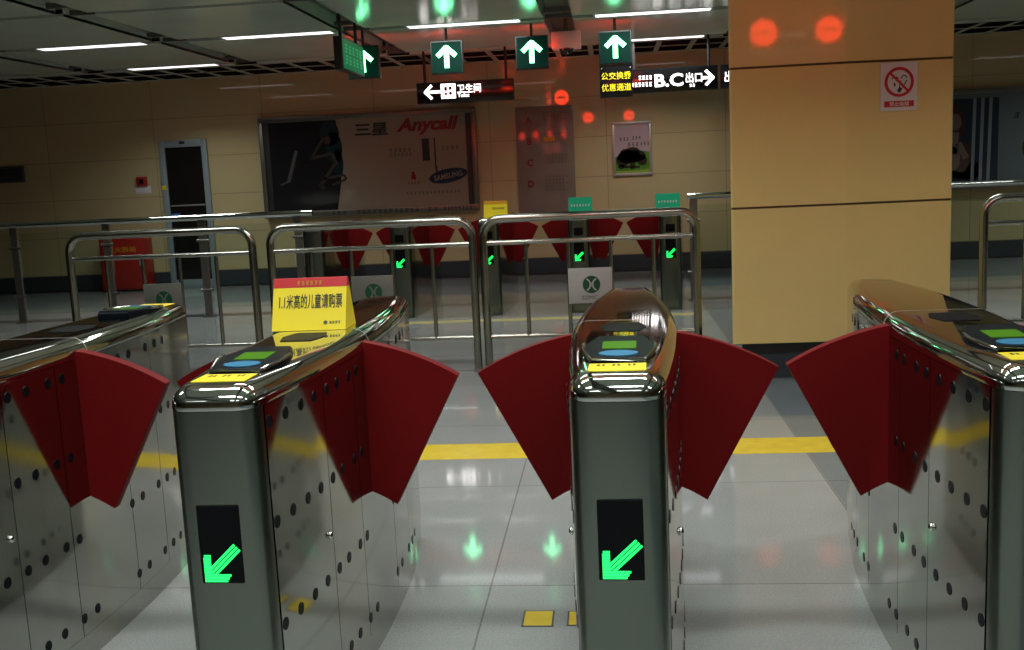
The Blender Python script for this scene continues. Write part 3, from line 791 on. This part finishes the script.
text_o('brand_lettering', 'SAMSUNG', .1, M['adback'], t, (1.10, -.0785, .485), (PI / 2, -.16, 0), width=.40, height=.075, bold=.002)
multi_prism('lettering', M['ink'], t, glyph_polys(-.55, .045, 3, .075, .05, seed=81), -.1115, -.1095)
multi_prism('lettering', M['ink'], t, glyph_polys(-.20, .045, 12, .075, .05, seed=82), -.1115, -.1095)
multi_prism('lettering', M['ink'], t, glyph_polys(.80, .045, 2, .08, .05, seed=83), -.1115, -.1095)
multi_prism('lettering', M['ink'], t, glyph_polys(1.02, .045, 8, .05, .045, seed=84), -.1115, -.1095)

# second light box beyond the pillar
t = empty('advertising_board', (5.35, YW, .93)); tag(t, 'advertisement with portrait and striped curtain beyond the tan pillar', 'advertisement')
bm = bmesh.new()
a_box(bm, -1.51, 1.51, -.11, 0, 0, .085, .008); a_box(bm, -1.51, 1.51, -.11, 0, 1.22, 1.28, .008); a_box(bm, -1.51, -1.445, -.11, 0, .08, 1.23, .008); a_box(bm, 1.445, 1.51, -.11, 0, .08, 1.23, .008)
link('frame', finish(bm, 'frame', True, 30), M['frame'], t)
box_o('picture_panel', M['ad2'], t, -1.45, 1.45, -.075, -.02, .08, 1.23)
def art2(name, m, polys, k=0): return multi_prism(name, M[m], t, polys, -.0765 - .0012 * k, -.0752 - .0010 * k)
art2('dark_ground', 'ad2b', [rect(-1.40, -.30, .10, 1.16)])
art2('curtain_stripe', 'ad2c', [bar(x, .1, x + .02, 1.16, .04) for x in (-.62, -.52, -.42)], 1)
art2('figure_hair', 'ad2d', [disc(-.86, .85, .14, .24, 20), disc(-.76, .42, .12, .2, 18)], 1)
art2('figure', 'ad2e', [disc(-.84, .87, .075, .11, 18), bar(-.84, .74, -.86, .46, .10), bar(-.80, .60, -.70, .40, .08), disc(-.88, .40, .11, .16, 16)], 2)
art2('cushion_shape', 'ad2d', [disc(-.70, .24, .22, .12, 18), disc(.1, .5, .10, .16, 18), disc(.3, .42, .12, .20, 18)])
art2('lettering', 'ad2b', glyph_polys(-.12, .92, 3, .12, .07, seed=91))
art2('lettering', 'ad2b', glyph_polys(.45, .80, 6, .09, .06, seed=92))
multi_prism('lettering', M['ink'], t, glyph_polys(-1.35, .045, 30, .085, .05, seed=95), -.1115, -.1095)

# exit information board A B C D
t = empty('exit_information_sign', (-.83, YW - .003, .86)); tag(t, 'grey exit information board listing A to D on the far wall', 'sign')
box_o('board', M['grey'], t, -.39, .39, -.02, 0, 0, 1.42, .004)
for i, ch in enumerate('ABCD'):
    z = 1.265 - i * .285
    text_o('letter', ch, .12, M['adred'], t, (-.215, -.0212, z - .02), height=.095, bold=.004)
    for k in range(5 if i > 2 else 3):
        multi_prism('lettering', M['inkfaint'], t, glyph_polys(-.02, z + .07 - k * .046, 7 - (k % 2), .045, .026, .1, seed=100 + i * 9 + k), -.0216, -.020)
box_o('orange_bar', M['orange'], t, -.02, .13, -.0228, -.0205, .955, 1.01)

# framed poster
t = empty('framed_poster', (.335, YW, 1.30)); tag(t, 'small framed poster of a tree on green grass, on the far wall', 'poster')
bm = bmesh.new()
a_box(bm, -.265, .265, -.03, 0, 0, .035, .004); a_box(bm, -.265, .265, -.03, 0, .68, .715, .004); a_box(bm, -.265, -.23, -.03, 0, .03, .69, .004); a_box(bm, .23, .265, -.03, 0, .03, .69, .004)
link('frame', finish(bm, 'frame', True, 30), M['plate'], t)
box_o('sheet', M['posterbg'], t, -.235, .235, -.018, -.005, .03, .69)
def art3(name, m, polys, k=0): return multi_prism(name, M[m], t, polys, -.0195 - .0012 * k, -.0182 - .0010 * k)
art3('grass', 'posterg', [[(-.228, .036), (.228, .036), (.228, .31), (.12, .33), (-.02, .30), (-.228, .26)]])
art3('lime_strip', 'postergl', [[(-.228, .036), (.228, .036), (.228, .085), (.02, .07), (-.228, .07)]], 1)
art3('tree', 'posterd', [disc(-.04, .25, .16, .09, 22), disc(.06, .26, .12, .08, 18), disc(-.13, .21, .09, .09, 16), disc(.13, .20, .07, .07, 14)] + [disc(.0, .33, .10, .05, 16), disc(-.09, .31, .07, .05, 14), bar(-.02, .22, -.01, .09, .035), bar(.03, .22, .015, .09, .025), bar(-.12, .12, .10, .115, .03), disc(-.15, .125, .05, .03, 12)], 1)
art3('lettering', 'inkgrey', glyph_polys(-.17, .49, 3, .05, .045, seed=120))
art3('lettering', 'inkgrey', glyph_polys(.0, .50, 3, .045, .045, seed=121))
art3('lettering', 'inkgrey', glyph_polys(-.06, .415, 3, .055, .05, seed=122))
art3('lettering', 'inkgrey', glyph_polys(.11, .42, 3, .045, .045, seed=123))

# door in the far wall
dr = empty('door_1', (-5.905, YW, 0)); struct(dr)
bm = bmesh.new()
a_box(bm, -.345, -.265, -.05, 0, 0, 2.08, .006); a_box(bm, .265, .345, -.05, 0, 0, 2.08, .006); a_box(bm, -.27, .27, -.05, 0, 1.98, 2.08, .006); a_box(bm, -.27, .27, -.045, 0, 0, .12, .004)
link('frame', finish(bm, 'frame', True, 30), M['framegrey'], dr)
box_o('pane', M['doorglass'], dr, -.268, .268, -.022, -.010, .115, 1.985)
box_o('push_bar', M['plate'], dr, -.25, .25, -.034, -.022, 1.16, 1.18, .004)
box_o('blue_sticker', M['bluedec'], dr, -.25, -.13, -.0235, -.0215, .98, 1.06)
box_o('yellow_sticker', M['yellow'], dr, -.345, -.285, -.0525, -.049, 1.40, 1.46)
box_o('closer', M['blackm'], dr, -.04, .04, -.056, -.045, 2.02, 2.06, .003)

# small things on the wall
t = empty('alarm_switch', (-6.55, YW, 1.36)); tag(t, 'small dark red wall alarm button over a pale plate', 'alarm button')
box_o('backplate', M['white'], t, -.115, .115, -.006, 0, 0, .11, .003)
box_o('casing', M['cabred'], t, -.075, .075, -.045, 0, .11, .235, .006)
box_o('button', M['black'], t, -.03, .03, -.052, -.044, .14, .205, .004)
t = empty('switch_plate', (-6.25, YW, 1.44)); tag(t, 'tiny grey switch plate beside the wall alarm button', 'switch')
box_o('plate', M['plate'], t, -.035, .035, -.012, 0, 0, .11, .004); box_o('rocker', M['inkgrey'], t, -.018, .018, -.017, -.011, .035, .075, .002)
t = empty('wall_plaque', (-8.67, YW, 1.60)); tag(t, 'dark grey oblong wall plaque cut by the picture edge', 'plaque')
box_o('plate', M['base'], t, -.36, .36, -.05, 0, .03, .20, .006); 
bm = bmesh.new(); a_box(bm, -.385, .385, -.035, 0, .0, .03, .004); a_box(bm, -.385, .385, -.035, 0, .20, .23, .004); a_box(bm, .355, .385, -.035, 0, .02, .21, .004); a_box(bm, -.385, -.355, -.035, 0, .02, .21, .004)
link('rim', finish(bm, 'rim', True, 30), M['inkgrey'], t)

# red floor cabinet
t = empty('fire_cabinet', (-6.82, YW - .02, 0)); tag(t, 'red floor cabinet with yellow lettering against the far wall', 'cabinet')
box_o('body', M['cabred'], t, -.33, .33, -.26, 0, .03, .76, .008)
box_o('door', M['cabred'], t, -.315, .315, -.272, -.26, .05, .745, .006)
box_o('base', M['blackm'], t, -.31, .31, -.24, -.02, 0, .03)
text_o('lettering', '灭火器箱', .1, M['orange'], t, (0, -.273, .60), width=.42, height=.085, bold=.001)
box_o('handle', M['plate'], t, .24, .27, -.285, -.27, .36, .44, .004)

# ------------------------------------------------------------------ floor markings
tag(box_o('floor_line', M['yline'], None, -9, 6.5, 2.77, 3.06, .0, .0015), 'bold yellow floor line crossing behind the near fare gates', 'floor line')
tag(box_o('floor_line', M['yfade'], None, -3.2, .85, 7.55, 7.72, .0, .0015), 'faded yellow floor line in front of the far gates', 'floor line')
def sticker(x0, x1, y0, y1, label):
    bm = bmesh.new(); a_box(bm, x0, x1, y0, y1, .0005, .002)
    o = link('floor_sticker', finish(bm, 'floor_sticker'), M['yline']); tag(o, label, 'floor sticker', 'yellow floor stickers')
    bm = bmesh.new()
    a_box(bm, x0 - .006, x0, y0 - .006, y1 + .006, 0, .0016); a_box(bm, x1, x1 + .006, y0 - .006, y1 + .006, 0, .0016); a_box(bm, x0 - .006, x1 + .006, y0 - .006, y0, 0, .0016); a_box(bm, x0 - .006, x1 + .006, y1, y1 + .006, 0, .0016)
    link('edge', finish(bm, 'edge'), M['inkgrey'], o)
sticker(-.312, -.223, .855, .96, 'small yellow square floor sticker in the lane between two gates')
sticker(-.168, -.145, .86, .955, 'sliver of yellow floor sticker against the head-on gate base')

# ------------------------------------------------------------------ camera
cam = bpy.data.cameras.new('Camera'); co = bpy.data.objects.new('Camera', cam); COL.objects.link(co)
yaw, pitch, roll, f = .0989, .1479, -.0465, 1025.0
d_ = Vector((-math.sin(yaw) * math.cos(pitch), math.cos(yaw) * math.cos(pitch), -math.sin(pitch)))
r_ = Vector((math.cos(yaw), math.sin(yaw), 0)); u_ = r_.cross(d_)
r2 = math.cos(roll) * r_ + math.sin(roll) * u_; u2 = -math.sin(roll) * r_ + math.cos(roll) * u_
mw = Matrix((( r2.x, u2.x, -d_.x, 0.0), (r2.y, u2.y, -d_.y, -2.2), (r2.z, u2.z, -d_.z, 1.422), (0, 0, 0, 1)))
co.matrix_world = mw
cam.sensor_width = 36; cam.lens = 36 * f / 1024; cam.clip_start = .05
SC.camera = co
